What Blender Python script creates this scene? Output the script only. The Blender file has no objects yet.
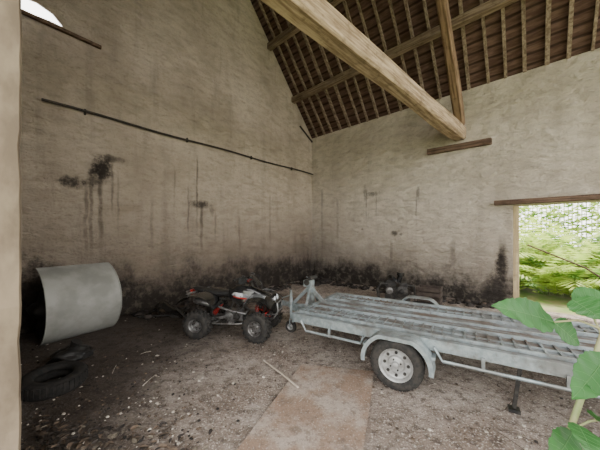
import bpy, math, random
from mathutils import Vector, Matrix, noise
random.seed(7)
F=261.0; CH=1.7
C=Vector((0.47,10.3,0)); DX=Vector((0.7469,-0.6649,0)); DY=Vector((-0.6649,-0.7469,0))
def L(X,Y,z=0): return C+DX*X+DY*Y+Vector((0,0,z))
def G(u,v,z=0.0):
    d=F*(CH-z)/(v-235.0); return Vector(((u-300)/F*d,d,z))
def D(u,v,d): return Vector(((u-300)/F*d,d,CH-(v-235.0)/F*d))

# ---------------- materials -----------------
class NT:
    def __init__(s,name,rough=0.8,metal=0.0,spec=0.3):
        s.m=bpy.data.materials.new(name); s.m.use_nodes=True
        s.t=s.m.node_tree; s.b=s.t.nodes['Principled BSDF']
        s.b.inputs['Roughness'].default_value=rough; s.b.inputs['Metallic'].default_value=metal
        s.b.inputs['Specular IOR Level'].default_value=spec
        s.tc=s.t.nodes.new('ShaderNodeTexCoord')
    def setin(s,sock,val):
        if isinstance(val,bpy.types.NodeSocket): s.t.links.new(val,sock)
        elif isinstance(val,tuple) and len(val)==3 and sock.type=='RGBA': sock.default_value=(*val,1)
        else: sock.default_value=val
    def obj(s,scale=(1,1,1),loc=(0,0,0),rot=(0,0,0)):
        n=s.t.nodes.new('ShaderNodeMapping'); s.t.links.new(s.tc.outputs['Object'],n.inputs[0])
        n.inputs['Scale'].default_value=scale; n.inputs['Location'].default_value=loc; n.inputs['Rotation'].default_value=rot
        return n.outputs[0]
    def noise(s,scale=5,detail=5,vec=None,rough=0.6):
        n=s.t.nodes.new('ShaderNodeTexNoise'); s.t.links.new(vec or s.tc.outputs['Object'],n.inputs['Vector'])
        n.inputs['Scale'].default_value=scale; n.inputs['Detail'].default_value=detail; n.inputs['Roughness'].default_value=rough
        return n.outputs['Fac']
    def voro(s,scale=5,vec=None,feature='F1'):
        n=s.t.nodes.new('ShaderNodeTexVoronoi'); n.feature=feature
        s.t.links.new(vec or s.tc.outputs['Object'],n.inputs['Vector']); n.inputs['Scale'].default_value=scale
        return n.outputs['Distance']
    def math(s,op,a,b=0.0,clamp=False):
        n=s.t.nodes.new('ShaderNodeMath'); n.operation=op; n.use_clamp=clamp
        s.setin(n.inputs[0],a); s.setin(n.inputs[1],b); return n.outputs[0]
    def rng(s,v,a,b,c=0.0,d=1.0):
        n=s.t.nodes.new('ShaderNodeMapRange'); n.interpolation_type='SMOOTHSTEP'
        s.setin(n.inputs[0],v)
        for i,x in enumerate((a,b,c,d)): n.inputs[1+i].default_value=x
        return n.outputs[0]
    def mix(s,f,a,b,mode='MIX'):
        n=s.t.nodes.new('ShaderNodeMix'); n.data_type='RGBA'; n.blend_type=mode
        s.setin(n.inputs[0],f); s.setin(n.inputs[6],a); s.setin(n.inputs[7],b); return n.outputs[2]
    def xyz(s):
        n=s.t.nodes.new('ShaderNodeSeparateXYZ'); s.t.links.new(s.tc.outputs['Object'],n.inputs[0]); return n.outputs
    def bump(s,h,strength=0.5,dist=0.02):
        n=s.t.nodes.new('ShaderNodeBump'); n.inputs['Strength'].default_value=strength; n.inputs['Distance'].default_value=dist
        s.t.links.new(h,n.inputs['Height']); s.t.links.new(n.outputs[0],s.b.inputs['Normal'])
    def col(s,c): s.setin(s.b.inputs['Base Color'],c)

def simple(name,c1,c2,scale=8,rough=0.7,metal=0.0,spec=0.3,bump=0.0,stretch=(1,1,1),lo=0.35,hi=0.65):
    n=NT(name,rough,metal,spec); f=n.noise(scale,5,n.obj(stretch))
    n.col(n.mix(n.rng(f,lo,hi),c1,c2))
    if bump: n.bump(f,bump,0.01)
    return n.m

def plaster(name,cA,cB,stains_darks,streaks,soot_h,soot_amp,lowdark=0.0,streak=0.25,smoke=0.0):
    n=NT(name,0.95,0,0.1)
    x,y,z=n.xyz()
    big=n.noise(0.55,4); mid=n.noise(3.0,6,n.obj((1,1,2.2)),.65); fine=n.noise(22,5)
    vo=n.voro(3.6,n.obj((1,1,1.9)),'SMOOTH_F1'); cr=n.noise(8,7,n.obj((1,1,1.7)),.75)
    c=n.mix(n.rng(big,.35,.68),cA,cB)
    c=n.mix(n.math('MULTIPLY',n.rng(mid,.42,.70),.42),c,tuple(v*.5 for v in cA))
    c=n.mix(n.math('MULTIPLY',n.rng(cr,.50,.68),.42),c,(cA[0]*.45,cA[1]*.40,cA[2]*.35))
    c=n.mix(n.math('MULTIPLY',n.rng(fine,.52,.72),.28),c,tuple(v*.35 for v in cA))
    c=n.mix(n.math('MULTIPLY',n.rng(vo,.45,.8),.28),c,(cA[0]*.4,cA[1]*.36,cA[2]*.31))
    st=n.noise(2.6,5,n.obj((1.3,1.3,.16)))
    c=n.mix(n.math('MULTIPLY',n.rng(st,.5,.78),streak),c,(.12,.092,.075))
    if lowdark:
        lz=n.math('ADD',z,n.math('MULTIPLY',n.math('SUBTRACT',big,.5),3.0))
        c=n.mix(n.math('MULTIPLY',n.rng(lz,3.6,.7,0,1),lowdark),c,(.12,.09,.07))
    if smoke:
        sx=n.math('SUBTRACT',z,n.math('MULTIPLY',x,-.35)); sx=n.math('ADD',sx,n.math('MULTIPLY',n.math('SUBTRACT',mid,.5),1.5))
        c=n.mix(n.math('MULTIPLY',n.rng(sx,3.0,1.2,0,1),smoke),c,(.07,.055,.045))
    wn=n.noise(1.3,8,n.obj((1,1,.75)),.76)
    sz=n.math('SUBTRACT',z,n.math('MULTIPLY',n.math('SUBTRACT',wn,.5),soot_amp))
    n1=n.rng(sz,soot_h+.42,soot_h-.30,0,1)
    patch=n.rng(n.noise(4.5,6,None,.7),.36,.52,.55,1)
    c=n.mix(n.math('MULTIPLY',n.rng(sz,soot_h+1.1,soot_h,0,1),.40),c,(.095,.076,.062))
    c=n.mix(n.math('MULTIPLY',n.math('MULTIPLY',n1,patch),.93),c,(.024,.021,.019))
    dn=n.noise(9,7,None,.8); dn2=n.noise(3,6,n.obj((1,1,.6)),.75)
    for (sx,szz,rx,rz,amt) in stains_darks:
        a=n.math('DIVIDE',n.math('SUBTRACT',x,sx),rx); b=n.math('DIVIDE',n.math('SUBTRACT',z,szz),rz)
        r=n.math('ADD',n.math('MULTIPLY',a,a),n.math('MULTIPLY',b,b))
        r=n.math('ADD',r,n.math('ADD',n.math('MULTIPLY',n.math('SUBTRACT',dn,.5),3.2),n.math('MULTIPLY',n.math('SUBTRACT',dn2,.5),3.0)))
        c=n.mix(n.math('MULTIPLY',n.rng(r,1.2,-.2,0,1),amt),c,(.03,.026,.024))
    wob=n.math('MULTIPLY',n.math('SUBTRACT',n.noise(2.2,3),.5),.12)
    for (sx,zt,zb,rx,amt) in streaks:
        a=n.math('ABSOLUTE',n.math('ADD',n.math('SUBTRACT',x,sx),wob))
        f=n.rng(a,rx,rx*.2,0,1); g_=n.math('MULTIPLY',n.rng(z,zb,(zt*.6+zb*.4),0,1),n.rng(z,zt+.15,zt-.15,0,1))
        f=n.math('MULTIPLY',f,n.math('MULTIPLY',g_,n.rng(dn2,.3,.6,.15,1)))
        c=n.mix(n.math('MULTIPLY',f,amt),c,(.05,.04,.034))
    n.col(c)
    h=n.math('ADD',n.math('MULTIPLY',vo,-.9),n.math('ADD',n.math('MULTIPLY',mid,1.2),n.math('ADD',n.math('MULTIPLY',fine,.3),n.math('MULTIPLY',cr,.9))))
    n.bump(h,1.0,.10)
    return n.m

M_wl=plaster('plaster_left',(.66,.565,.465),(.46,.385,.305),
  [(6.72,3.02,.20,.30,.95),(7.17,2.70,.28,.14,.9),(6.60,3.28,.32,.09,.65),(6.85,2.85,.12,.28,.7),(4.64,2.5,.32,.12,.85),(4.3,2.35,.08,.15,.4),(7.7,.7,.45,.7,.9)],  # last entry just darkens the low wall behind the curved sheet
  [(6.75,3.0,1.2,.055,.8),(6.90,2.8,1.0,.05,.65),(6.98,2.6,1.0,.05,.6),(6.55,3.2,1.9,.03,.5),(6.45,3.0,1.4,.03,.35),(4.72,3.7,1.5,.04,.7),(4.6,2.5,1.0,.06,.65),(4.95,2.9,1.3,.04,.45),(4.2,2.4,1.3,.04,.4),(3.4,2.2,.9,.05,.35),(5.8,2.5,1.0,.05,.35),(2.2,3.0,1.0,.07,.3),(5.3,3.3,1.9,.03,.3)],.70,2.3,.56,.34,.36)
M_wr=plaster('plaster_right',(.78,.70,.60),(.60,.53,.44),
  [(2.6,3.05,.34,.10,.65),(2.3,3.1,.07,.3,.45),(5.95,.95,.14,.5,.98),(5.8,.4,.3,.4,.8),(3.3,1.75,.12,.09,.8),(3.5,1.72,.06,.05,.8),(2.2,1.9,.06,.06,.7),(4.0,2.95,.05,.25,.5)],
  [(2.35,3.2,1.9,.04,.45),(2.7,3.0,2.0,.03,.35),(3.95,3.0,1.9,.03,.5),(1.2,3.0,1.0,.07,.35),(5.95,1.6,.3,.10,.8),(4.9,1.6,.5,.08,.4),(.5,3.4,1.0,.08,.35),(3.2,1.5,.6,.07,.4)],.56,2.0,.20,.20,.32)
M_stone=simple('jamb_limestone',(.22,.175,.125),(.13,.10,.072),4,.9,bump=.6,stretch=(1,1,.5))
def woodmat(name,c1,c2,ax=0,sc=5):
    n=NT(name,.85,0,.2); s=[14,14,14]; s[ax]=1.0
    f=n.noise(sc*.3,6,n.obj(tuple(s))); g=n.noise(1.5,4); k=n.noise(5,6,None,.7)
    c=n.mix(n.rng(f,.38,.62),c1,c2); c=n.mix(n.math('MULTIPLY',n.rng(g,.5,.7),.4),c,tuple(v*.4 for v in c2))
    c=n.mix(n.math('MULTIPLY',n.rng(k,.52,.68),.5),c,tuple(v*.45 for v in c2))
    n.col(c); n.bump(f,.8,.02); return n.m
M_beam=woodmat('tie_beam_oak',(.52,.40,.28),(.26,.185,.12),1)
M_raft=woodmat('rafter_wood',(.34,.27,.215),(.18,.13,.10),1)
M_princ=woodmat('principal_wood',(.30,.20,.13),(.15,.095,.06),1)
M_purl=woodmat('purlin_wood',(.31,.24,.18),(.16,.11,.08),0)
M_pad=woodmat('pad_wood',(.18,.12,.085),(.08,.05,.037),0)
M_frame=woodmat('door_frame_wood',(.55,.46,.28),(.38,.30,.18),2)
M_fence=simple('weathered_fence',(.55,.55,.47),(.42,.42,.34),4,.9)
n=NT('roof_lath_boards',.9,0,.1); x,y,z=n.xyz()
w=n.t.nodes.new('ShaderNodeTexWave'); w.wave_type='BANDS'; w.bands_direction='Z'
n.t.links.new(n.obj(),w.inputs['Vector']); w.inputs['Scale'].default_value=1.9; w.inputs['Distortion'].default_value=.5
f=n.noise(6,5,n.obj((.5,2,3)))
c=n.mix(n.rng(f,.35,.7),(.095,.056,.050),(.18,.115,.10)); c=n.mix(n.rng(w.outputs['Fac'],.25,.0,0,.75),c,(.028,.018,.016))
n.col(c); n.bump(w.outputs['Fac'],.6,.03); M_roof=n.m
M_slate=simple('roof_slate',(.10,.10,.11),(.16,.15,.15),4)
n=NT('dirt_floor',.95,0,.15); x,y,z=n.xyz()
a=n.noise(.8,6); b=n.noise(9,7,None,.75); d=n.noise(45,4); e=n.voro(28); g2=n.noise(2.5,6,None,.7)
c=n.mix(n.rng(a,.36,.62),(.24,.19,.155),(.41,.355,.31))
c=n.mix(n.math('MULTIPLY',n.rng(g2,.48,.66),.58),c,(.13,.098,.078))
c=n.mix(n.math('MULTIPLY',n.rng(b,.46,.64),.72),c,(.065,.049,.04))
c=n.mix(n.math('MULTIPLY',n.rng(d,.54,.66),.6),c,(.66,.62,.57))
c=n.mix(n.math('MULTIPLY',n.rng(e,.18,.04),.3),c,(.68,.65,.6))
shade_left=n.math('ADD',n.math('ADD',n.math('MULTIPLY',x,.75),n.math('MULTIPLY',y,-.06)),n.math('MULTIPLY',a,1.8))
c=n.mix(n.rng(shade_left,.30,-.85,0,.82),c,(.034,.027,.023))  # shade painted into the floor colour, deepening toward the left
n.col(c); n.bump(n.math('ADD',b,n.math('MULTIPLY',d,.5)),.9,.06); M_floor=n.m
n=NT('worn_slab',.9,0,.2); a=n.noise(2.2,5); b=n.noise(30,6,None,.8); b3=n.noise(7,6,None,.75)
c=n.mix(n.rng(a,.42,.60),(.25,.175,.13),(.35,.295,.25)); c=n.mix(n.math('MULTIPLY',n.rng(b,.5,.65),.6),c,(.10,.077,.062))
c=n.mix(n.math('MULTIPLY',n.rng(b3,.5,.66),.65),c,(.12,.09,.072)); c=n.mix(n.math('MULTIPLY',n.rng(n.noise(48,4),.55,.68),.4),c,(.6,.56,.5))
n.col(c); n.bump(b,.6,.02); M_slab=n.m
n=NT('galvanised_steel',.5,.5,.5); a=n.noise(14,5); b=n.noise(3,5); b2=n.noise(9,6,None,.7)
c=n.mix(n.rng(a,.35,.65),(.22,.265,.28),(.33,.375,.39)); c=n.mix(n.math('MULTIPLY',n.rng(b,.46,.64),.65),c,(.14,.13,.115)); c=n.mix(n.math('MULTIPLY',n.rng(b2,.53,.68),.55),c,(.11,.088,.073)); n.col(c); M_galv=n.m
n=NT('trailer_deck_planks',.65,.2,.3); a=n.noise(2.4,7,n.obj((.6,2.5,1)),.7); b=n.noise(18,5); b2=n.noise(6,6,None,.75)
c=n.mix(n.rng(a,.44,.62),(.22,.25,.26),(.145,.112,.088)); c=n.mix(n.math('MULTIPLY',n.rng(b,.52,.66),.6),c,(.065,.052,.043)); c=n.mix(n.math('MULTIPLY',n.rng(b2,.48,.62),.65),c,(.105,.078,.06))
n.col(c); n.bump(b,.4,.01); M_deck=n.m
M_rubber=simple('tyre_rubber',(.018,.018,.018),(.042,.038,.034),20,.85,bump=.2)
M_rubdark=simple('perished_rubber',(.009,.009,.009),(.02,.018,.016),20,.9,bump=.2)
M_rim=simple('wheel_rim_paint',(.40,.41,.41),(.24,.235,.225),10,.4,.3)
M_rimq=simple('quad_rim',(.13,.13,.135),(.06,.06,.06),10,.4,.5)
M_blk=simple('black_plastic',(.008,.008,.009),(.018,.018,.018),12,.18,spec=.8)
M_blkm=simple('black_metal',(.02,.02,.02),(.06,.055,.05),12,.5,.4)
M_seat=simple('seat_vinyl',(.012,.012,.013),(.028,.027,.026),30,.5)
M_eng=simple('engine_alloy',(.26,.26,.26),(.12,.11,.105),15,.4,.7)
M_decal=simple('grey_decal',(.10,.105,.11),(.50,.51,.53),9,.35,lo=.50,hi=.57)
M_red=simple('red_lens',(.4,.02,.015),(.3,.02,.015),10,.3)
M_lens=simple('clear_lens',(.45,.47,.49),(.35,.37,.39),10,.1,.2,.8)
M_panel=simple('panel_metal_grey',(.29,.29,.27),(.20,.20,.185),2.5,.6,.1)
M_bag=simple('black_bin_liner',(.010,.010,.010),(.022,.021,.02),8,.6,bump=.3)
M_rust=simple('rusty_iron',(.06,.04,.03),(.12,.075,.05),9,.8,.3)
M_crate=simple('crate_wood',(.07,.055,.045),(.04,.03,.025),9,.8)
M_pipe=simple('dark_pipe',(.03,.026,.024),(.06,.047,.038),6,.7)
M_chipA=simple('pale_chips',(.50,.46,.40),(.34,.30,.25),9,.9)
M_chipB=simple('brown_leaves',(.12,.085,.06),(.06,.045,.033),9,.9)
M_chipC=simple('faded_leaves',(.15,.128,.098),(.09,.075,.058),9,.9)
M_char=simple('sooty_rubble',(.018,.016,.015),(.05,.041,.036),7,.95,bump=.5)
M_stick=simple('pale_stick',(.5,.45,.38),(.36,.3,.24),9,.8)
def leafmat(name,c1,c2,tr=.45,rough=.5):
    n=NT(name,rough,0,.3); f=n.noise(5,4); col=n.mix(n.rng(f,.35,.65),c1,c2); n.col(col)
    t=n.t.nodes.new('ShaderNodeBsdfTranslucent'); n.t.links.new(col,t.inputs[0])
    m=n.t.nodes.new('ShaderNodeMixShader'); m.inputs[0].default_value=tr
    n.t.links.new(n.b.outputs[0],m.inputs[1]); n.t.links.new(t.outputs[0],m.inputs[2])
    n.t.links.new(m.outputs[0],n.t.nodes['Material Output'].inputs[0]); return n.m
M_leaf=leafmat('fresh_leaf',(.030,.12,.026),(.05,.17,.042),.3); M_leafv=leafmat('leaf_vein',(.09,.21,.07),(.11,.24,.09),.3)
M_fern=leafmat('fern_green',(.31,.45,.07),(.45,.55,.14),.5); M_fern2=leafmat('fern_dark',(.08,.19,.03),(.17,.30,.06),.5)
M_stem=simple('green_stem',(.20,.25,.11),(.27,.25,.14),9,.6)
M_grass=simple('grass_ground',(.12,.20,.04),(.22,.20,.10),3,.95,bump=.5)

# ---------------- mesh builder -----------------
class B:
    def __init__(s,name,mats):
        s.name=name; s.mats=mats; s.v=[]; s.f=[]; s.mi=[]; s.sm=[]
    def add(s,vs,fs,m=0,smooth=False):
        o=len(s.v); s.v+= [Vector(p) for p in vs]
        for f in fs: s.f.append([i+o for i in f]); s.mi.append(m); s.sm.append(smooth)
    def box(s,c,sz,m=0,rot=None):
        R=rot or Matrix.Identity(3)
        vs=[Vector(c)+R@Vector((i*sz[0]/2,j*sz[1]/2,k*sz[2]/2)) for i in(-1,1) for j in(-1,1) for k in(-1,1)]
        s.add(vs,[(0,1,3,2),(4,6,7,5),(0,4,5,1),(2,3,7,6),(0,2,6,4),(1,5,7,3)],m)
    def beam(s,p,q,w,h,m=0,up=(0,0,1)):
        p=Vector(p);q=Vector(q);d=(q-p).normalized(); a=d.cross(Vector(up)).normalized(); b=a.cross(d)
        vs=[e+a*i*w/2+b*j*h/2 for e in(p,q) for i,j in((-1,-1),(1,-1),(1,1),(-1,1))]
        s.add(vs,[(3,2,1,0),(4,5,6,7),(0,1,5,4),(1,2,6,5),(2,3,7,6),(3,0,4,7)],m)
    def tube(s,pts,r,m=0,n=8,caps=True,r2=None,closed=False):
        pts=[Vector(p) for p in pts]; N=len(pts); rings=[]; a=None
        for i,p in enumerate(pts):
            if closed: d=(pts[(i+1)%N]-pts[i-1]).normalized()
            else: d=(pts[min(i+1,N-1)]-pts[max(i-1,0)]).normalized()
            if a is None: a=d.orthogonal().normalized()
            a=(a-d*a.dot(d)).normalized(); b=d.cross(a)
            rr=r if r2 is None else r+(r2-r)*i/(N-1)
            rings.append([p+(a*math.cos(t)+b*math.sin(t))*rr for t in [2*math.pi*k/n for k in range(n)]])
        s.loft(rings,m,True,caps and not closed,closed)
    def loft(s,secs,m=0,smooth=True,caps=True,closed=False):
        n=len(secs[0]); vs=[p for r in secs for p in r]; fs=[]; K=len(secs)
        for i in range(K if closed else K-1):
            j=(i+1)%K
            for k in range(n): l=(k+1)%n; fs.append((i*n+k,i*n+l,j*n+l,j*n+k))
        s.add(vs,fs,m,smooth)
        if caps: s.add(secs[0],[tuple(range(n-1,-1,-1))],m); s.add(secs[-1],[tuple(range(n))],m)
    def lathe(s,prof,c,ax,m=0,n=28,smooth=True,caps=False):
        ax=Vector(ax).normalized(); a=ax.orthogonal().normalized(); b=ax.cross(a); c=Vector(c)
        s.loft([[c+ax*t+(a*math.cos(q)+b*math.sin(q))*r for q in [2*math.pi*k/n for k in range(n)]] for r,t in prof],m,smooth,caps)
    def cyl(s,p,q,r,m=0,n=14,r2=None): s.tube([p,q],r,m,n,True,r2)
    def sheet(s,fn,nu,nv,th,m=0,smooth=True):
        P=[[Vector(fn(i/nu,j/nv)) for j in range(nv+1)] for i in range(nu+1)]
        def nor(i,j):
            a=P[min(i+1,nu)][j]-P[max(i-1,0)][j]; b=P[i][min(j+1,nv)]-P[i][max(j-1,0)]
            c=a.cross(b); return c.normalized() if c.length>1e-9 else Vector((0,0,1))
        A=[P[i][j] for i in range(nu+1) for j in range(nv+1)]; W=nv+1
        fs=[(i*W+j,(i+1)*W+j,(i+1)*W+j+1,i*W+j+1) for i in range(nu) for j in range(nv)]
        if th<=0: s.add(A,fs,m,smooth); return
        Bk=[P[i][j]-nor(i,j)*th for i in range(nu+1) for j in range(nv+1)]
        s.add(A,fs,m,smooth); s.add(Bk,[f[::-1] for f in fs],m,smooth)
        edge=[i*W for i in range(nu+1)]+[nu*W+j for j in range(1,W)]+[i*W+nv for i in range(nu-1,-1,-1)]+[j for j in range(nv-1,0,-1)]
        K=len(edge); vs=[A[e] for e in edge]+[Bk[e] for e in edge]
        s.add(vs,[(k,K+k,K+(k+1)%K,(k+1)%K) for k in range(K)],m)
    def blob(s,c,r,m=0,seed=0,amp=.3,seg=10,fr=1.5,squash=.6):
        c=Vector(c); vs=[];fs=[]
        for i in range(seg+1):
            th=math.pi*i/seg
            for j in range(2*seg):
                ph=math.pi*j/seg; d=Vector((math.sin(th)*math.cos(ph),math.sin(th)*math.sin(ph),math.cos(th)))
                k=1+amp*noise.noise(d*fr+Vector((seed*3.1,seed,0)))*2
                p=Vector((d.x*r*k,d.y*r*k,d.z*r*k*squash)); vs.append(c+p)
        W=2*seg
        for i in range(seg):
            for j in range(W): fs.append((i*W+j,(i+1)*W+j,(i+1)*W+(j+1)%W,i*W+(j+1)%W))
        s.add(vs,fs,m,True)
    def done(s,M=None,bevel=0):
        me=bpy.data.meshes.new(s.name); me.from_pydata([tuple(v) for v in s.v],[],s.f)
        for mt in s.mats: me.materials.append(mt)
        me.polygons.foreach_set('material_index',s.mi); me.polygons.foreach_set('use_smooth',s.sm); me.update()
        o=bpy.data.objects.new(s.name,me); bpy.context.scene.collection.objects.link(o)
        if M is not None: o.matrix_world=M
        if bevel:
            md=o.modifiers.new('b','BEVEL'); md.width=bevel; md.segments=2; md.limit_method='ANGLE'; md.angle_limit=.9
        return o

def frame(o,xd):
    xd=Vector(xd).normalized(); z=Vector((0,0,1)); y=z.cross(xd)
    M=Matrix((xd,y,z)).transposed().to_4x4(); M.translation=o; return M
W=8.4; RZ=5.5; SL=1.14; RID=W/2; XL=12.0
ML=frame(C,DY)
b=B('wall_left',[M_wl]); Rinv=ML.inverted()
outy=(Rinv.to_3x3()@(-DX)).y; T=.5*outy
def prism(b,pts,T=T):
    k=len(pts); v=[(x,0,z) for x,z in pts]+[(x,T,z) for x,z in pts]
    b.add(v,[tuple(range(k)),tuple(range(2*k-1,k-1,-1))]+[(i,k+i,k+(i+1)%k,(i+1)%k) for i in range(k)])
gz=lambda s_: RZ+SL*(W-s_)
prism(b,[(-.5,0),(7.0,0),(7.0,gz(7.0)),(RID,RZ+SL*RID),(0,RZ),(-.5,RZ)])
prism(b,[(7.0,0),(W+.1,0),(W+.1,5.50),(7.5,5.56),(7.0,5.55)])
prism(b,[(7.0,5.54),(7.28,5.55),(7.36,5.63),(7.45,5.73),(7.66,5.80),(7.95,5.76),(8.1,5.9),(8.1,gz(8.1)),(7.0,gz(7.0))],.05*outy)
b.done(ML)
MR=frame(C,DX); oy=(MR.inverted().to_3x3()@(-DY)).y
D0,D1,DH=6.15,8.9,2.41
b=B('wall_right',[M_wr])
def wseg(b,x0,x1,z0,z1,y0=0,y1=None,m=0):
    y1=.5*oy if y1 is None else y1
    b.box(((x0+x1)/2,(y0+y1)/2,(z0+z1)/2),(x1-x0,abs(y1-y0),z1-z0),m)
wseg(b,0,D0,0,RZ); wseg(b,D0,D1,DH,RZ); wseg(b,D1,XL,0,RZ); b.done(MR)
b=B('wall_front',[M_stone]); 
wseg(b,0,4.1,0,RZ-.1,-7.97*oy,-8.4*oy); wseg(b,4.1,10.8,4.25,RZ-.1,-7.97*oy,-8.4*oy); wseg(b,10.8,XL,0,RZ-.1,-7.97*oy,-8.4*oy)
secs=[]
for i in range(41):
    z=4.25*i/40; o1=.03*noise.noise(Vector((z*2.7,0,0))); o2=.012*noise.noise(Vector((z*4.3,5,0)))-.005*z/4.25
    secs.append([Vector((4.1,-8.39*oy,z)),Vector((4.2+o1,-8.39*oy,z)),Vector((4.2+o1,-(7.960+o2)*oy,z)),Vector((4.18+o1,-(7.950+o2)*oy,z)),Vector((4.1,-(7.950+o2)*oy,z))])
b.loft(secs,0,False,True); b.done(MR)
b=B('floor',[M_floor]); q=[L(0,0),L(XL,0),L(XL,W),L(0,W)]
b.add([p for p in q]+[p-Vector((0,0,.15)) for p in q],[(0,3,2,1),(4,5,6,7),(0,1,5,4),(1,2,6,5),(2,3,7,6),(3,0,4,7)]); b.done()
b=B('ground',[M_grass]); b.add([(-40,-40,-.06),(40,-40,-.06),(40,40,-.06),(-40,40,-.06)],[(0,1,2,3)]); b.done()
LB=MR.copy()
def Q(X,Y,z): return Vector((X,-oy*Y,z))
b=B('ceiling',[M_roof,M_slate])
for (ya,yb) in ((-.45,RID),(RID,W+.45)):
    za,zb=RZ+SL*ya if ya<RID else RZ+SL*RID, RZ+SL*RID if yb==RID else RZ-SL*.45
    off=.10
    p=[Q(-.5,ya,za+off),Q(XL+.3,ya,za+off),Q(XL+.3,yb,zb+off),Q(-.5,yb,zb+off)]
    t=[k+Vector((0,0,.12)) for k in p]
    b.add(p,[(0,1,2,3)],0); b.add(t,[(0,1,2,3)],1)
    b.add(p+t,[(0,1,5,4),(1,2,6,5),(2,3,7,6),(3,0,4,7)],1)
b.done(LB)
b=B('roof_rafters',[M_raft])
X=.25
while X<XL:
    j=random.uniform(-.04,.04); w=random.uniform(.045,.08)
    for sgn in (0,1):
        y0,y1=(-.3,RID) if not sgn else (W+.3,RID)
        z0=RZ-.3*SL; z1=RZ+SL*RID
        b.beam(Q(X+j,y0,z0+.045),Q(X-j+random.uniform(-.05,.05),y1,z1+.045),w,.085)
    X+=.36
b.done(LB)
for k,Yp in enumerate((1.1,2.25,3.3)):
    b=B('roof_purlin',[M_purl]); z=RZ+SL*Yp-.17
    b.beam(Q(.0,Yp,z),Q(XL,Yp,z+.03),.17,.19); b.done(LB,.01)
    b=B('roof_purlin',[M_purl]); b.beam(Q(.0,W-Yp,z),Q(XL,W-Yp,z),.17,.19); b.done(LB,.01)
def trusspart(name,mat,segs):
    for p,q,w,h,wob in segs:
        p=LB@p; q=LB@q; d=(q-p); Ln=d.length; d.normalize(); a=d.cross(Vector((0,0,1))).normalized(); u=a.cross(d)
        M=Matrix((a,d,u)).transposed().to_4x4(); M.translation=p
        b=B(name,[mat]); K=14; secs=[]
        for i in range(K+1):
            t=i/K; ox=wob*noise.noise(Vector((t*3,1,2))); oz=wob*noise.noise(Vector((t*3,7,4))); s=1+.12*noise.noise(Vector((t*4,3,9)))
            ch=.035
            W2,H2=w/2*s,h/2*s
            secs.append([Vector((ox+x,t*Ln,oz+z)) for x,z in((-W2+ch,-H2),(W2-ch,-H2),(W2,-H2+ch),(W2,H2-ch),(W2-ch,H2),(-W2+ch,H2),(-W2,H2-ch),(-W2,-H2+ch))])
        b.loft(secs,0,False,True); b.done(M)
trusspart('tie_beam',M_beam,[(Q(5.06,.0,4.38),Q(4.19,7.95,4.45),.29,.34,.06)])
trusspart('principal_rafter',M_princ,[(Q(5.1,.16,4.55),Q(5.0,RID,RZ+SL*RID-.55),.20,.24,.05),(Q(4.9,W-.6,4.75),Q(5.0,RID+.1,RZ+SL*RID-.55),.20,.24,.05)])
b=B('wall_plate_timber',[M_pad]); b.beam(Q(4.27,.04,4.05),Q(5.75,.04,4.02),.16,.15); b.done(LB,.015)
b=B('door_lintel',[M_pad]); b.beam(Q(5.8,.02,2.48),Q(9.3,.02,2.46),.25,.11); b.done(LB,.01)
b=B('door_frame',[M_frame]); b.beam(Q(6.20,-.2,0),Q(6.20,-.2,2.4),.08,.12,0,(1,0,0)); b.beam(Q(8.86,-.2,0),Q(8.86,-.2,2.4),.08,.12,0,(1,0,0)); b.done(LB,.008)
b=B('wall_pipe',[M_pipe]); b.tube([L(.05,y,4.08+.015*math.sin(y*2)) for y in [i*.4 for i in range(0,20)]],.025,0,8)
for y in (1.2,3,5,7): b.beam(L(0,y,4.08),L(.06,y,4.08),.03,.1)
b.done()
b=B('wall_rail_timber',[M_pad]); b.beam(L(.05,6.75,5.45),L(.05,7.94,5.48),.07,.05); b.done()
b=B('iron_tie_rod',[M_pipe]); b.cyl(L(.04,.03,5.35),L(.04,.75,5.75),.03); b.done()

# ================= TRAILER =================
A=Vector((.851,-.525,0)).normalized(); MT=frame(Vector((-.12,3.74,0)),A)
g,dk,ru,ri,bk,rd=0,1,2,3,4,5
b=B('flatbed_trailer',[M_galv,M_deck,M_rubber,M_rim,M_blkm,M_red])
LT,WT,ZT=4.4,1.60,.57
for y,s in((0,1),(WT,-1)):
    b.box((LT/2,y+s*.015,ZT-.045),(LT,.03,.11),g)
    b.box((LT/2,y+s*.03,ZT+.005),(LT,.07,.014),g)
    b.box((LT/2,y+s*.035,ZT-.10),(LT,.07,.012),g)
for x in(.015,LT-.015):
    b.box((x,WT/2,ZT-.055),(.03,WT,.13),g); b.box((x+(.02 if x<1 else -.02),WT/2,ZT+.006),(.07,WT,.014),g)
npk=9; pw=(WT-.14)/npk
for i in range(npk):
    y=.07+pw*(i+.5); zz=ZT-.014+random.uniform(-.003,.003)
    b.box((LT/2,y,zz),(LT-.09,pw-.018,.022),dk)
for y0 in (.13,1.07):
    for yy in (y0,y0+.40): b.box((LT/2,yy,ZT+.014),(LT-.12,.022,.038),g)
    b.box((LT/2,y0+.20,ZT+.004),(LT-.12,.018,.016),g)
    for k in range(int((LT-.2)/.11)): b.box((.12+k*.11,y0+.20,ZT+.004),(.020,.39,.014),g if k%3==0 else dk)
b.box((LT/2,.80,ZT+.010),(LT-.1,.03,.026),g)
for k in range(9): b.box((.25+k*.48,WT/2,ZT-.075),(.06,WT-.07,.08),g)
for y in(-.02,WT+.02):
    for xa,xb in((.25,1.02),(1.90,LT-.1)):
        b.tube([(xa-.08,y,ZT-.06),(xa,y,ZT-.19),(xb,y,ZT-.19),(xb+.04,y,ZT-.1)],.018,g,8)
        k=xa+.35
        while k<xb: b.box((k,y,ZT-.13),(.03,.02,.12),g); k+=.6
for y in(.38,WT-.38): b.box((LT/2,y,ZT-.14),(LT-.1,.05,.10),g)
WX=1.46
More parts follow.
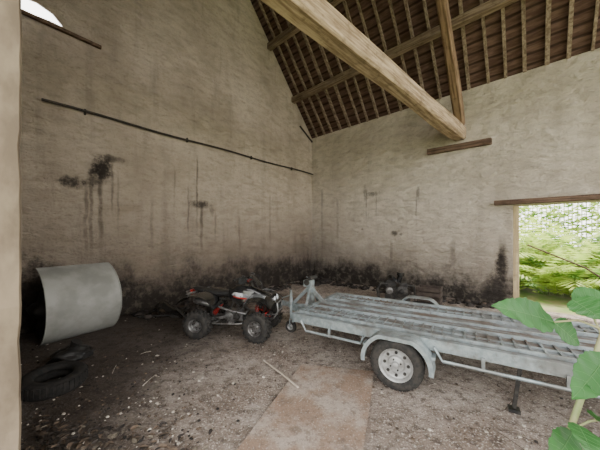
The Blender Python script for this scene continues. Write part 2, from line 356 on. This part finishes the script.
b.box((WX,WT/2,.29),(.07,WT-.1,.07),g)
def wheel(b,c,ax,R,w,rubber,rim,rimr,knob=False,lug=None):
    ax=Vector(ax).normalized(); c=Vector(c); h=w/2
    prof=[(rimr,-h*.85),(rimr*1.12,-h),(R*.86,-h*1.02),(R*.95,-h*.9),(R,-h*.6),(R,h*.6),(R*.95,h*.9),(R*.86,h*1.02),(rimr*1.12,h),(rimr,h*.85)]
    b.lathe(prof,c,ax,rubber,32)
    rp=[(rimr*1.03,h*.93),(rimr*.93,h*.8),(rimr*.88,h*.35),(rimr*.55,h*.25),(rimr*.48,h*.62),(rimr*.22,h*.66),(rimr*.18,h*1.0),(0.001,h*1.02)]
    b.lathe(rp,c,ax,rim,28); b.lathe([(r,-t) for r,t in rp],c,ax,rim,28)
    a=ax.orthogonal().normalized(); q=ax.cross(a)
    for sgn in(1,-1):
        for k in range(8):
            t=2*math.pi*k/8; p=c+(a*math.cos(t)+q*math.sin(t))*rimr*.71+ax*sgn*h*.31
            b.cyl(p-ax*.004*sgn,p+ax*.008*sgn,rimr*.1,bk if lug is None else lug,10)
        for k in range(4):
            t=2*math.pi*k/4+.4; p=c+(a*math.cos(t)+q*math.sin(t))*rimr*.33+ax*sgn*h*.64
            b.cyl(p,p+ax*.015*sgn,rimr*.05,bk if lug is None else lug,6)
    if knob:
        for k in range(18):
            t=2*math.pi*k/18
            for row,off in((-.62,0),(0,.5),(.62,0)):
                t2=t+off*2*math.pi/18; rad=a*math.cos(t2)+q*math.sin(t2); tan=ax.cross(rad)
                Rm=Matrix((rad,tan,ax)).transposed()
                b.box(c+rad*(R+.006)+ax*row*h,(.022,R*.17,w*.24),rubber,Rm)
    else:
        for k in range(40):
            t=2*math.pi*k/40; rad=a*math.cos(t)+q*math.sin(t); tan=ax.cross(rad); Rm=Matrix((rad,tan,ax)).transposed()
            for row in(-.42,0,.42): b.box(c+rad*(R+.001)+ax*row*h,(.01,R*.11,w*.17),rubber,Rm)
for y,s in((-.10,-1),(WT+.10,1)):
    wheel(b,(WX,y,.285),(0,1,0),.278,.155,ru,ri,.175)
    up=0 if s<0 else .05
    def fen(u,v,y=y,s=s,up=up):
        t=math.pi*(1.0-u)*1.06-math.pi*.03; R=.335
        x=WX+math.cos(t)*R*1.12; z=.30+min(math.sin(t)*R,.295)+up*math.sin(t)
        return (x,y-.10+.20*v,z)
    b.sheet(fen,28,3,.006,g)
    def lip(u,v,y=y,s=s,up=up):
        t=math.pi*(1.0-u)*1.06-math.pi*.03; R=.335-.04*v
        return (WX+math.cos(t)*R*1.12,y+s*.10,.30+min(math.sin(t)*R,.295-.04*v)+up*math.sin(t))
    b.sheet(lip,28,1,.006,g)
    b.box((WX-.36,y-s*.05,.42),(.04,.14,.03),g); b.box((WX+.36,y-s*.05,.42),(.04,.14,.03),g)
cx=-.62
for s in(-1,1): b.beam((.5,WT/2+s*.45,ZT-.15),(cx+.12,WT/2+s*.03,ZT-.15),.05,.09,g)
b.beam((cx+.2,WT/2,ZT-.13),(cx-.12,WT/2,ZT-.11),.07,.08,g)
b.lathe([(0.001,-.06),(.045,-.055),(.05,0),(.04,.04),(.001,.05)],(cx-.15,WT/2,ZT-.1),(0,0,1),bk,16)
b.beam((cx-.12,WT/2,ZT-.03),(cx+.12,WT/2,ZT+.07),.03,.02,g)
b.cyl((cx+.15,WT/2-.11,.24),(cx+.15,WT/2-.11,.74),.024,g,12); b.cyl((cx+.15,WT/2-.11,.42),(cx+.15,WT/2-.11,.62),.032,g,12)
b.tube([(cx+.15,WT/2-.11,.74),(cx+.15,WT/2-.11,.78),(cx+.05,WT/2-.11,.79),(cx+.05,WT/2-.11,.84)],.009,bk,6)
wheel(b,(cx+.15,WT/2-.11,.10),(0,1,0),.10,.06,ru,ri,.055)
for s in(-1,1): b.beam((cx+.15,WT/2-.11+s*.045,.09),(cx+.15,WT/2-.11+s*.03,.26),.03,.006,g,(1,0,0))
b.beam((-.1,WT/2,ZT-.12),(-.16,WT/2,ZT+.30),.08,.08,g,(1,0,0)); b.beam((-.12,WT/2,ZT+.2),(.25,WT/2,ZT-.08),.05,.05,g); b.beam((-.14,WT/2,ZT+.25),(-.5,WT/2,ZT-.10),.05,.05,g)
b.box((-.17,WT/2,ZT+.30),(.14,.14,.11),g); b.cyl((-.17,WT/2-.09,ZT+.32),(-.17,WT/2+.09,ZT+.32),.05,bk); b.tube([(-.17,WT/2+.1,ZT+.32),(-.17,WT/2+.14,ZT+.32),(-.30,WT/2+.14,ZT+.38)],.009,g,6)
b.beam((-.1,WT/2-.25,ZT-.12),(-.12,WT/2-.04,ZT+.25),.035,.035,g,(1,0,0)); b.beam((-.1,WT/2+.25,ZT-.12),(-.12,WT/2+.04,ZT+.25),.035,.035,g,(1,0,0)); b.cyl((-.1,WT/2-.12,ZT+.40),(-.1,WT/2+.12,ZT+.40),.035,ru)
b.box((LT+.02,.15,ZT-.08),(.04,.2,.1),rd); b.box((LT+.02,WT-.15,ZT-.08),(.04,.2,.1),rd)
for y in(.1,WT-.1): b.beam((2.55,y,ZT-.1),(2.5,y,.04),.03,.03,bk,(1,0,0)); b.box((2.5,y,.02),(.09,.09,.03),bk)
b.done(MT,.003)

# ================= QUAD BIKE =================
hd=Vector((.985,-.17,0)).normalized(); MQ=frame(Vector((-1.63,4.66,0)),hd)@Matrix.Scale(1.05,4)
b=B('quad_bike',[M_blk,M_blkm,M_rubber,M_rimq,M_seat,M_eng,M_decal,M_red,M_lens])
bp,bm,ru,ri,se,en,de,rd,le=range(9); bk=bm
WB=.97
for y in(-.33,.33):
    wheel(b,(0,y,.215),(0,1,0),.205,.19,ru,en,.105,True,bm)
st=.18
for y in(-.335,.335):
    wheel(b,(WB,y,.22),(math.sin(st),math.cos(st),0),.212,.15,ru,en,.112,True,bm)
b.cyl((0,-.3,.215),(0,.3,.215),.022,bm)
for s in(-1,1):
    b.tube([(.12,s*.10,.28),(.30,s*.12,.20),(.70,s*.12,.20),(.98,s*.09,.30),(1.02,s*.08,.46),(.80,s*.06,.60),(.45,s*.07,.58),(.10,s*.10,.56),(-.12,s*.10,.58)],.014,bm,8)
    b.tube([(.1,s*.10,.56),(.12,s*.1,.28)],.012,bm); b.tube([(.5,s*.08,.58),(.36,s*.12,.2)],.012,bm)
    b.tube([(.25,s*.12,.22),(.24,s*.34,.25),(.34,s*.38,.26),(.66,s*.38,.27),(.74,s*.34,.27),(.72,s*.11,.24)],.013,en,8)
    for k in range(4): b.cyl((.36+k*.08,s*.13,.235),(.36+k*.08,s*.38,.26),.006,bm,6)
    b.box((.55,s*.26,.27),(.09,.13,.02),en)
    for z0,z1 in((.27,.20),(.38,.28)):
        b.tube([(WB-.12,s*.09,z0),(WB,s*.27,z1)],.012,rd); b.tube([(WB+.08,s*.09,z0),(WB,s*.27,z1)],.012,rd)
    p0=Vector((WB-.03,s*.24,.24)); p1=Vector((WB-.07,s*.11,.54)); b.cyl(p0,p1,.014,bm)
    dd=(p1-p0); a=dd.orthogonal().normalized(); c2=dd.normalized().cross(a)
    b.tube([p0+dd*(.15+.7*i/64)+(a*math.cos(i*.75)+c2*math.sin(i*.75))*.028 for i in range(65)],.006,rd,5)
    b.beam((.35,s*.07,.27),(0,s*.12,.215),.03,.045,en)
    b.cyl((WB-.05,0,.3),(WB-.08,s*.27,.25),.008,en,6)
p0=Vector((.08,0,.26));p1=Vector((.25,0,.5)); b.cyl(p0,p1,.018,bm); dd=p1-p0; a=dd.orthogonal().normalized(); c2=dd.normalized().cross(a)
b.tube([p0+dd*(.1+.8*i/64)+(a*math.cos(i*.8)+c2*math.sin(i*.8))*.036 for i in range(65)],.007,rd,5)
b.box((.50,0,.30),(.30,.20,.16),en); b.lathe([(.001,.13),(.07,.125),(.085,.10),(.085,-.10),(.07,-.125),(.001,-.13)],(.43,0,.29),(0,1,0),en,20)
for k in range(7): b.box((.59,0,.38+k*.018),(.13,.14,.009),en,Matrix.Rotation(-.25,3,'Y'))
b.box((.60,0,.52),(.11,.12,.04),en)
b.lathe([(.001,.14),(.05,.138),(.055,.12)],(.55,-.0,.29),(0,-1,0),bm,16)
b.tube([(.66,-.04,.45),(.75,-.08,.42),(.72,-.15,.36),(.5,-.17,.40),(.25,-.17,.46),(.12,-.17,.49)],.017,en,10)
b.lathe([(.02,0),(.045,.02),(.048,.28),(.03,.31),(.001,.31)],(.14,-.17,.49),Vector((-1,0,.18)),en,18)
def sec(x,w,z0,z1,y=0,p=2.6,n=18,tilt=0):
    out=[]
    for k in range(n):
        t=2*math.pi*k/n; cx_=abs(math.cos(t))**(2/p)*(1 if math.cos(t)>=0 else -1); cz=abs(math.sin(t))**(2/p)*(1 if math.sin(t)>=0 else -1)
        out.append(Vector((x+tilt*cz,y+w/2*cx_,(z0+z1)/2+(z1-z0)/2*cz)))
    return out
b.loft([sec(-.26,.09,.71,.735),sec(-.20,.16,.66,.745),sec(0,.20,.63,.715),sec(.2,.19,.61,.69),sec(.38,.16,.61,.70),sec(.47,.13,.64,.735),sec(.50,.09,.67,.74)],se)
b.loft([sec(.44,.13,.60,.74),sec(.52,.19,.57,.79),sec(.62,.21,.57,.81),sec(.74,.19,.58,.79),sec(.85,.17,.58,.75),sec(1.0,.20,.54,.69),sec(1.14,.19,.51,.61),sec(1.21,.11,.51,.55)],bp)
b.cyl((.62,0,.80),(.62,0,.83),.035,bm)
for s in(-1,1):
    b.sheet(lambda u,v,s=s:(.42+.42*u,s*(.10+.055*math.sin(math.pi*u)+.02*v),.76-.05*u-(.24-.18*abs(u-.5))*v),8,5,.006,bp)
    b.sheet(lambda u,v,s=s:(.48+.30*u,s*(.117+.055*math.sin(math.pi*u)+.02*v),.71-.04*u-.06*v),6,3,.006,de)
    b.sheet(lambda u,v,s=s:(.52+.22*u,s*(.126+.05*math.sin(math.pi*(u*.7+.15))+.02*v),.645-.03*u-.02*v),6,2,.006,rd)
    def ff(u,v,s=s):
        t=math.pi*(.92-.70*u); R=.30
        return (WB-.01+math.cos(t)*R*1.05,s*(.12+.29*v),.32+math.sin(t)*R+.05*(1-v)+.02*math.sin(v*3))
    b.sheet(ff,14,6,.008,bp)
    def ffd(u,v,s=s):
        t=math.pi*(.60-.22*u); R=.312
        return (WB-.01+math.cos(t)*R*1.05,s*(.22+.08*v),.32+math.sin(t)*R+.05*(1-(v*.5+.25))+.025)
    b.sheet(ffd,8,3,.003,de)
    def rf(u,v,s=s):
        t=math.pi*(.80-.66*u); R=.33
        return (-.03+math.cos(t)*R*1.1,s*(.08+.33*v),.35+math.sin(t)*R-.02*v*v+.0)
    b.sheet(rf,14,6,.008,bp)
    b.sheet(lambda u,v,s=s:(-.26+.16*u,s*(.18+.08*v),.66+.03*u-.02*v+.012),6,3,.004,de)
    b.lathe([(.001,.03),(.04,.022),(.052,0),(.045,-.05)],(1.17,s*.075,.60),(1,0,.15),le,16)
    b.lathe([(.058,-.06),(.06,.005),(.053,.012)],(1.17,s*.075,.60),(1,0,.15),bp,16)
b.box((-.28,0,.67),(.04,.14,.05),rd); b.tube([(-.05,-.12,.6),(-.30,-.13,.62),(-.36,-.08,.66),(-.36,.08,.66),(-.30,.13,.62),(-.05,.12,.6)],.012,en,8)
b.tube([(.95,-.1,.28),(1.17,-.11,.30),(1.25,-.12,.42),(1.23,-.12,.54),(1.23,.12,.54),(1.25,.12,.42),(1.17,.11,.30),(.95,.1,.28)],.014,en,8)
b.tube([(1.25,-.12,.42),(1.25,.12,.42)],.012,en,8); b.sheet(lambda u,v:(1.225+.02*math.sin(3*u),-.10+.2*v,.32+.2*u),4,4,.006,bp)
b.cyl((.92,0,.42),(.76,0,.86),.018,bm)
hb=[(.62,-.36,.925),(.68,-.24,.945),(.74,-.12,.91),(.76,-.06,.86),(.76,.06,.86),(.74,.12,.91),(.68,.24,.945),(.62,.36,.925)]
b.tube(hb,.012,en,8)
for s in(-1,1):
    b.cyl((.675,s*.25,.945),(.615,s*.37,.923),.019,ru,12); b.tube([(.70,s*.22,.95),(.73,s*.26,.935),(.69,s*.36,.92)],.006,en,6)
    b.box((.70,s*.20,.955),(.05,.05,.035),bm)
    b.sheet(lambda u,v,s=s:(.76-.06*u,s*(.22+.17*u),.87+.10*v),4,3,.006,bp)
b.box((.75,0,.925),(.07,.14,.05),bp,Matrix.Rotation(-.4,3,'Y')); b.cyl((.74,-.08,.885),(.74,.08,.885),.024,rd)
b.sheet(lambda u,v:(.80+.12*u,-.09+.18*v+.0,.93-.14*u+.02*math.sin(3.14*v)),4,6,.006,bp)
b.tube([(.74,.05,.92),(.85,.09,.95),(.93,.04,.80),(.95,0,.6)],.006,bm,6); b.tube([(.70,-.2,.93),(.86,-.14,.92),(.92,-.06,.72)],.005,bm,6)
b.done(MQ,.002)

# ================= scrap engine + crate behind the trailer =================
MB_=frame(Vector((2.38,6.45,0)),Vector((1,-.35,0)))
b=B('scrap_engine',[M_blkm,M_eng,M_rubber,M_rust,M_blk])
b.box((0,0,.32),(.50,.36,.26),0); b.box((.02,0,.10),(.58,.34,.18),0)
b.box((-.12,.05,.50),(.22,.24,.18),0,Matrix.Rotation(.25,3,'Y')); b.box((.16,0,.48),(.18,.28,.12),0,Matrix.Rotation(-.2,3,'Y'))
for k in range(5): b.box((-.14,.05,.44+k*.035),(.26,.28,.012),0)
b.lathe([(.001,.05),(.05,.05),(.06,.02),(.13,.02),(.14,0),(.13,-.03),(.001,-.03)],(.12,-.24,.36),(0,-1,0),0,24)
b.lathe([(.001,.03),(.08,.03),(.085,-.02),(.001,-.02)],(-.16,-.22,.36),(0,-1,0),1,20)
b.cyl((.05,.0,.55),(.09,-.02,.70),.06,4,16); b.cyl((.09,-.02,.70),(.10,-.02,.78),.085,4,16)
b.sheet(lambda u,v:(-.28+.30*u,-.16+.3*v,.60+.14*math.sin(math.pi*u)-.08*(v-.5)**2*4),8,5,.01,4)
b.tube([(-.2,-.1,.5),(-.36,-.12,.52),(-.44,-.12,.36),(-.40,-.1,.08)],.035,0,10); b.tube([(.2,-.12,.5),(.40,-.1,.48),(.42,-.05,.15)],.022,0,8)
for x in(-.22,.24): b.beam((x,-.24,.03),(x,.24,.03),.06,.06,0)
b.done(MB_,.006)
MC=frame(Vector((3.1,6.25,0)),Vector((1,-.7,0)))
b=B('wooden_crate',[M_crate])
for z in(.06,.18,.30,.42):
    for s in(-1,1): b.box((0,s*.19,z),(.50,.015,.09)); b.box((s*.25,0,z),(.015,.37,.09))
for sx in(-1,1):
    for sy in(-1,1): b.box((sx*.23,sy*.17,.235),(.03,.03,.46))
for k in range(4): b.box((0,-.14+k*.093,.015),(.48,.08,.012))
b.done(MC,.003)

# ================= curved panel leaning at left =================
b=B('curved_metal_sheet',[M_panel,M_blkm])
pa=Vector((-3.96,3.96,0)); pb=Vector((-3.47,4.80,0)); e=(pb-pa); nrm=Vector((e.y,-e.x,0)).normalized()
def pan(u,v):
    p=pa+e*(u*(1+.03*math.sin(math.pi*v)))+Vector((0,0,.012+1.17*(.5-.5*math.cos(math.pi*(.12+.76*v))-.035)/.93))
    return p+nrm*(.36*math.sin(math.pi*v)**.9-.12*v)
b.sheet(pan,16,28,.008,0)
b.tube([pan(1,t/28) for t in range(29)],.010,0,6); b.tube([pan(t/20,1) for t in range(21)],.010,0,6); b.tube([pan(0,t/28) for t in range(29)],.008,0,6)
b.done()

b=B('plastic_mudguard',[M_blk,M_blkm])
MB_=frame(G(172,317),Vector((1,.15,0)))
b.sheet(lambda u,v:(-.30+.55*u,-.16+.34*v,.34-.30*abs(u*1.1-.25)**1.1-.10*(v-.5)**2*4+.02*math.sin(9*u)),14,8,.012,0)
b.sheet(lambda u,v:(-.05-.45*u,-.05+.22*v*(1-.6*u),.12+.10*(1-u)-.10*(v-.5)**2+.05*math.sin(5*u)),12,5,.012,0)
b.tube([(-.62,-.08,.05),(-.3,-.05,.06),(.1,0,.03),(.28,.05,.12)],.018,1,8); b.tube([(.1,-.1,.22),(.22,-.15,.12),(.30,-.12,.02)],.018,1,8)
b.tube([(-.25,.1,.30),(-.30,.1,.12),(-.28,.1,.01)],.016,1,8); b.box((.12,.02,.08),(.22,.2,.14),1)
b.done(MB_)

b=B('bin_bag',[M_bag]); p=L(.62,7.35); b.blob(p+Vector((0,0,.42)),.36,0,3,.28,16,2.2,1.15); b.tube([p+Vector((0,0,.76)),p+Vector((.03,.02,.88)),p+Vector((.08,0,.95))],.05,0,8,True,.09); b.done()
b=B('bin_bag',[M_bag]); p=Vector((-3.02,3.46,0)); b.blob(p+Vector((0,0,.11)),.20,0,9,.3,16,2.4,.5); b.tube([p+Vector((0,0,.2)),p+Vector((.05,.02,.28))],.04,0,8,True,.07); b.done()
b=B('old_tyre',[M_rubdark,M_rust]); p=G(54,387); p.z=.085
b.lathe([(.16,-.05),(.18,-.08),(.25,-.085),(.285,-.06),(.295,0),(.285,.06),(.25,.085),(.18,.08),(.16,.05),(.17,.02),(.26,.0),(.17,-.02),(.16,-.05)],p,(.06,-.04,1),0,36)
for k in range(36):
    t=2*math.pi*k/36; rad=Vector((math.cos(t),math.sin(t),0)); b.box(p+rad*.292,(.012,.028,.10),0,Matrix((rad,Vector((-rad.y,rad.x,0)),Vector((0,0,1)))).transposed())
b.done()

pts=[G(302,366),G(373,373),G(370,400),G(362,450),G(358,500),G(195,500),G(240,450),G(287,386)]
b=B('concrete_slab',[M_slab]); pts=[Vector((p.x,p.y,0)) for p in pts]; k=len(pts)
b.add([p+Vector((0,0,-.02)) for p in pts]+[p+Vector((0,0,.02)) for p in pts],[tuple(range(k)),tuple(range(2*k-1,k-1,-1))]+[(i,(i+1)%k,k+(i+1)%k,k+i) for i in range(k)]); b.done(None,.01)
b=B('wooden_stick',[M_stick]); p0=G(264,362);p1=G(298,391); b.tube([p0+Vector((0,0,.02)),(p0+p1)/2+Vector((.02,0,.025)),p1+Vector((0,0,.04))],.010,0,8); b.done()
def chip(b,p,s,m,flat=.35):
    n_=random.choice((4,5,6)); a0=random.random()*6.28; h=s*flat
    base=[Vector((math.cos(a0+6.28*k/n_)*s*random.uniform(.6,1),math.sin(a0+6.28*k/n_)*s*random.uniform(.6,1),0)) for k in range(n_)]
    R=Matrix.Rotation(random.uniform(-.25,.25),3,'X')@Matrix.Rotation(random.uniform(-.25,.25),3,'Y')
    vs=[p+R@q for q in base]+[p+R@(q*.7+Vector((0,0,h))) for q in base]
    b.add(vs,[tuple(range(n_-1,-1,-1)),tuple(range(n_,2*n_))]+[(k,(k+1)%n_,n_+(k+1)%n_,n_+k) for k in range(n_)],m)
b=B('floor_debris',[M_chipA,M_chipB,M_char])
for i in range(3000):
    X=random.uniform(.3,9.5); Y=random.uniform(.3,7.8); p=L(X,Y,.004)
    s=random.choice((.006,.009,.012,.016,.022)); chip(b,p,s,random.choice((0,1,1,1,2,2)) if X<3 else random.choice((0,0,1,1,2)))
for i in range(1400):
    p=G(random.uniform(200,600),random.uniform(365,470)); p.z=.004; chip(b,p,random.uniform(.003,.010),random.choice((0,0,0,1)))
for i in range(500):
    p=G(random.uniform(10,200),random.uniform(345,460)); p.z=.004; chip(b,p,random.uniform(.006,.022),random.choice((0,1,1,2,2)))
for i in range(70):
    p=L(random.uniform(.5,9),random.uniform(.8,7.6),.012); a=random.random()*3.14; l=random.uniform(.05,.16); d=Vector((math.cos(a),math.sin(a),0))*l; b.tube([p-d,p+d*.1+Vector((0,0,.008)),p+d],.003,random.choice((0,1,1)),5)
b.done()
b=B('rubble_heap',[M_char,M_chipB,M_chipA])
def heap(X0,X1,Y0,Y1,n,smin,smax,hz):
    for i in range(n):
        p=L(random.uniform(X0,X1),random.uniform(Y0,Y1),0); s=random.uniform(smin,smax); p.z=random.uniform(0,hz)
        b.blob(p,s,random.choice((0,0,0,0,0,0,0,1)),i,.45,5,2.4,.45)
heap(.15,.75,.2,6.2,170,.03,.11,.05); heap(.2,5.8,.17,.7,170,.03,.10,.05); heap(.25,1.2,.25,1.2,50,.05,.14,.12)
b.done()
b=B('dry_leaf_pile',[M_chipB,M_chipC,M_stem,M_char])
for i in range(420):
    c=random.choice((G(70,446),G(100,452),G(30,440),G(160,455))); a=random.gauss(0,.16); q=random.gauss(0,.14); r=math.hypot(a,q)
    p=Vector((c.x+a,c.y+q,max(0,.12-r*.5)*random.random()+.01)); sz=random.uniform(.015,.04)
    if (p-C).dot(DY)>7.85 and (p-C).dot(DX)<4.25: continue
    R=Matrix.Rotation(random.random()*6.28,3,'Z')@Matrix.Rotation(random.uniform(-.7,.7),3,'X')
    b.add([p+R@Vector(w_) for w_ in((-sz,0,0),(-sz*.3,sz*.45,sz*.2),(sz*.6,sz*.3,sz*.15),(sz,0,0),(sz*.5,-sz*.35,sz*.2),(-sz*.4,-sz*.4,sz*.15))],[(0,1,2,3),(0,3,4,5)],random.choice((0,0,0,1,3,3,3)))
b.done()

# ================= foreground bramble =================
b=B('bramble_vine',[M_leaf,M_leafv,M_stem])
def leaf(base,tip,nrm,width,curl=.12,fold=.18,m=0):
    base=Vector(base);tip=Vector(tip);ax=tip-base;Ln=ax.length;ax=ax.normalized();nrm=Vector(nrm);nrm=(nrm-ax*nrm.dot(ax)).normalized();sd=ax.cross(nrm)
    NU,NV=28,8
    def fn(u,v):
        w=width/2*(math.sin(math.pi*min(1,u**.72))**.8)*(1+.05*(math.sin(u*60)))
        k=(v-.5)*2
        rip=.018*Ln*math.sin(u*26+abs(k)*2)*abs(k)
        return base+ax*Ln*u+sd*w*k+nrm*(fold*abs(k)*w+rip-curl*Ln*u*u)
    b.sheet(fn,NU,NV,.0006,m)
    b.tube([fn(t/10,.5)+nrm*.0008 for t in range(11)],.0012,1,5,True,.0005)
    for s in(0,1):
        for t in range(1,7):
            u0=t/8; pts=[]
            for q in range(5):
                f=q/4; pts.append(Vector(fn(min(.98,u0+.11*f),.5+(s-.5)*.92*f))+nrm*.0007)
            b.tube(pts,.0006,1,4,True,.0003)
def lf(u0,v0,u1,v1,d0,d1,w,tilt=(0,-.6,.8),**k): leaf(D(u0,v0,d0),D(u1,v1,d1),tilt,w,**k)
lf(553,322,499,303,.74,.70,.092,(-.1,-.75,.6))
lf(553,322,583,345,.74,.72,.075,(.1,-.8,.5))
lf(572,300,604,318,.74,.68,.10,(0,-.85,.5))
lf(574,305,612,296,.76,.72,.085,(0,-.85,.5))
lf(606,356,578,398,.70,.64,.085,(-.3,-.8,.4))
lf(588,372,620,400,.70,.64,.10,(.1,-.9,.3))
lf(578,425,600,462,.70,.62,.085,(0,-.85,.5))
lf(572,432,553,470,.72,.66,.075,(-.2,-.85,.4))
lf(596,420,625,432,.70,.62,.08,(0,-.8,.6))
lf(628,300,610,275,.78,.74,.09,(0,-.8,.6))
stem=[D(540,560,.80),D(556,470,.76),D(570,430,.73),D(590,372,.71),D(606,325,.71),D(628,290,.76),D(660,250,.8)]
base=Vector((stem[0].x-.02,stem[0].y+.02,0.0)); b.tube([base]+stem,.0085,2,8,True,.006)
b.tube([D(604,330,.71),D(578,320,.73),D(553,322,.74)],.003,2,6); b.tube([D(602,335,.71),D(590,310,.73),D(573,302,.75)],.003,2,6)
b.tube([D(590,372,.71),D(600,362,.70),D(606,356,.70)],.003,2,6); b.tube([D(570,430,.73),D(590,421,.71),D(598,420,.70)],.003,2,6)
b.done()

# ================= outside vegetation =================
b=B('fern_thicket',[M_fern,M_fern2,M_stem])
def frond(p,dirv,Ln,arch,m):
    n_=14; side=Vector((-dirv.y,dirv.x,0)).normalized(); pts=[]
    for i in range(n_+1):
        t=i/n_; pts.append(p+dirv*Ln*t*.75+Vector((0,0,Ln*(1.15*t-arch*t*t))))
    for i in range(1,n_):
        t=i/n_; w=Ln*.27*math.sin(math.pi*(t*.9+.08)); d=(pts[i+1]-pts[i]).normalized()
        for s in(-1,1):
            tip=pts[i]+side*s*w+d*w*.5-Vector((0,0,w*.25)); wd=Ln*.027
            b.add([pts[i]-d*wd*.5,(pts[i]+tip)/2-d*wd,tip,(pts[i]+tip)/2+d*wd],[(0,1,2,3)],m)
    b.add([pts[0]-side*.005,pts[0]+side*.005,pts[n_//2]+side*.004,pts[n_//2]-side*.004],[(0,1,2,3)],2)
for i in range(760):
    X=random.uniform(5.0,14.5); Y=-random.uniform(1.9,4.6); a=random.random()*6.28
    h=random.uniform(.6,1.1)*(1+(-Y)*.26)
    z=max(0,(-Y-2.3))*.40*random.random()
    frond(L(X,Y,z),Vector((math.cos(a),math.sin(a),0)),h,random.uniform(.4,.95),random.choice((0,0,1)))
b.done()
b=B('hedge',[M_fern2,M_fern])
for i in range(17000):
    X=random.uniform(3,20); Y=-random.uniform(6.4,7.8); z=3.2*random.random()**.8*(1+.08*math.sin(X*1.7)+.06*math.sin(X*4.1)); p=L(X,Y,z); s=random.uniform(.05,.14)
    R=Matrix.Rotation(random.random()*6.28,3,'Z')@Matrix.Rotation(random.uniform(-1.3,1.3),3,'X')
    b.add([p+R@Vector(w_) for w_ in((-s,0,0),(0,s*.45,0),(s,0,0),(0,-s*.45,0))],[(0,1,2,3)],random.choice((0,1,1)))
b.done()
b=B('wooden_fence',[M_fence])
X=3.0
while X<20: b.beam(L(X,-8.3,0),L(X,-8.3,3.7+random.uniform(-.1,.05)),.025,.025,0,(1,0,0)); X+=random.uniform(.12,.17)
for z in(.6,1.8,3.3): b.beam(L(3,-8.35,z),L(20,-8.35,z),.03,.04)
b.done()
b=B('fallen_branch',[M_rust]); b.tube([L(6.4,-.8,1.45),L(7.4,-.8,.95),L(8.3,-.8,.2),L(8.6,-.8,0)],.018,0,7); b.done()

# ================= light & camera =================
w=bpy.data.worlds.new('World'); bpy.context.scene.world=w; w.use_nodes=True
bg=w.node_tree.nodes['Background']; bg.inputs[0].default_value=(1,.975,.94,1); bg.inputs[1].default_value=6.4
sd=bpy.data.lights.new('sun','SUN'); sd.energy=11; sd.angle=.05; sd.color=(1,.95,.82); so=bpy.data.objects.new('sun',sd)
dirv=(DY*.35+DX*-.25+Vector((0,0,-1))).normalized(); so.rotation_euler=dirv.to_track_quat('-Z','Y').to_euler(); bpy.context.scene.collection.objects.link(so); so.location=(0,0,20)
cd=bpy.data.cameras.new('camera'); cd.lens=36*F/600; cd.sensor_width=36; cd.sensor_fit='HORIZONTAL'; cd.shift_y=10/600; cd.clip_start=.05
co=bpy.data.objects.new('camera',cd); co.location=(0,0,CH); co.rotation_euler=(math.radians(90),0,0); bpy.context.scene.collection.objects.link(co)
bpy.context.scene.camera=co
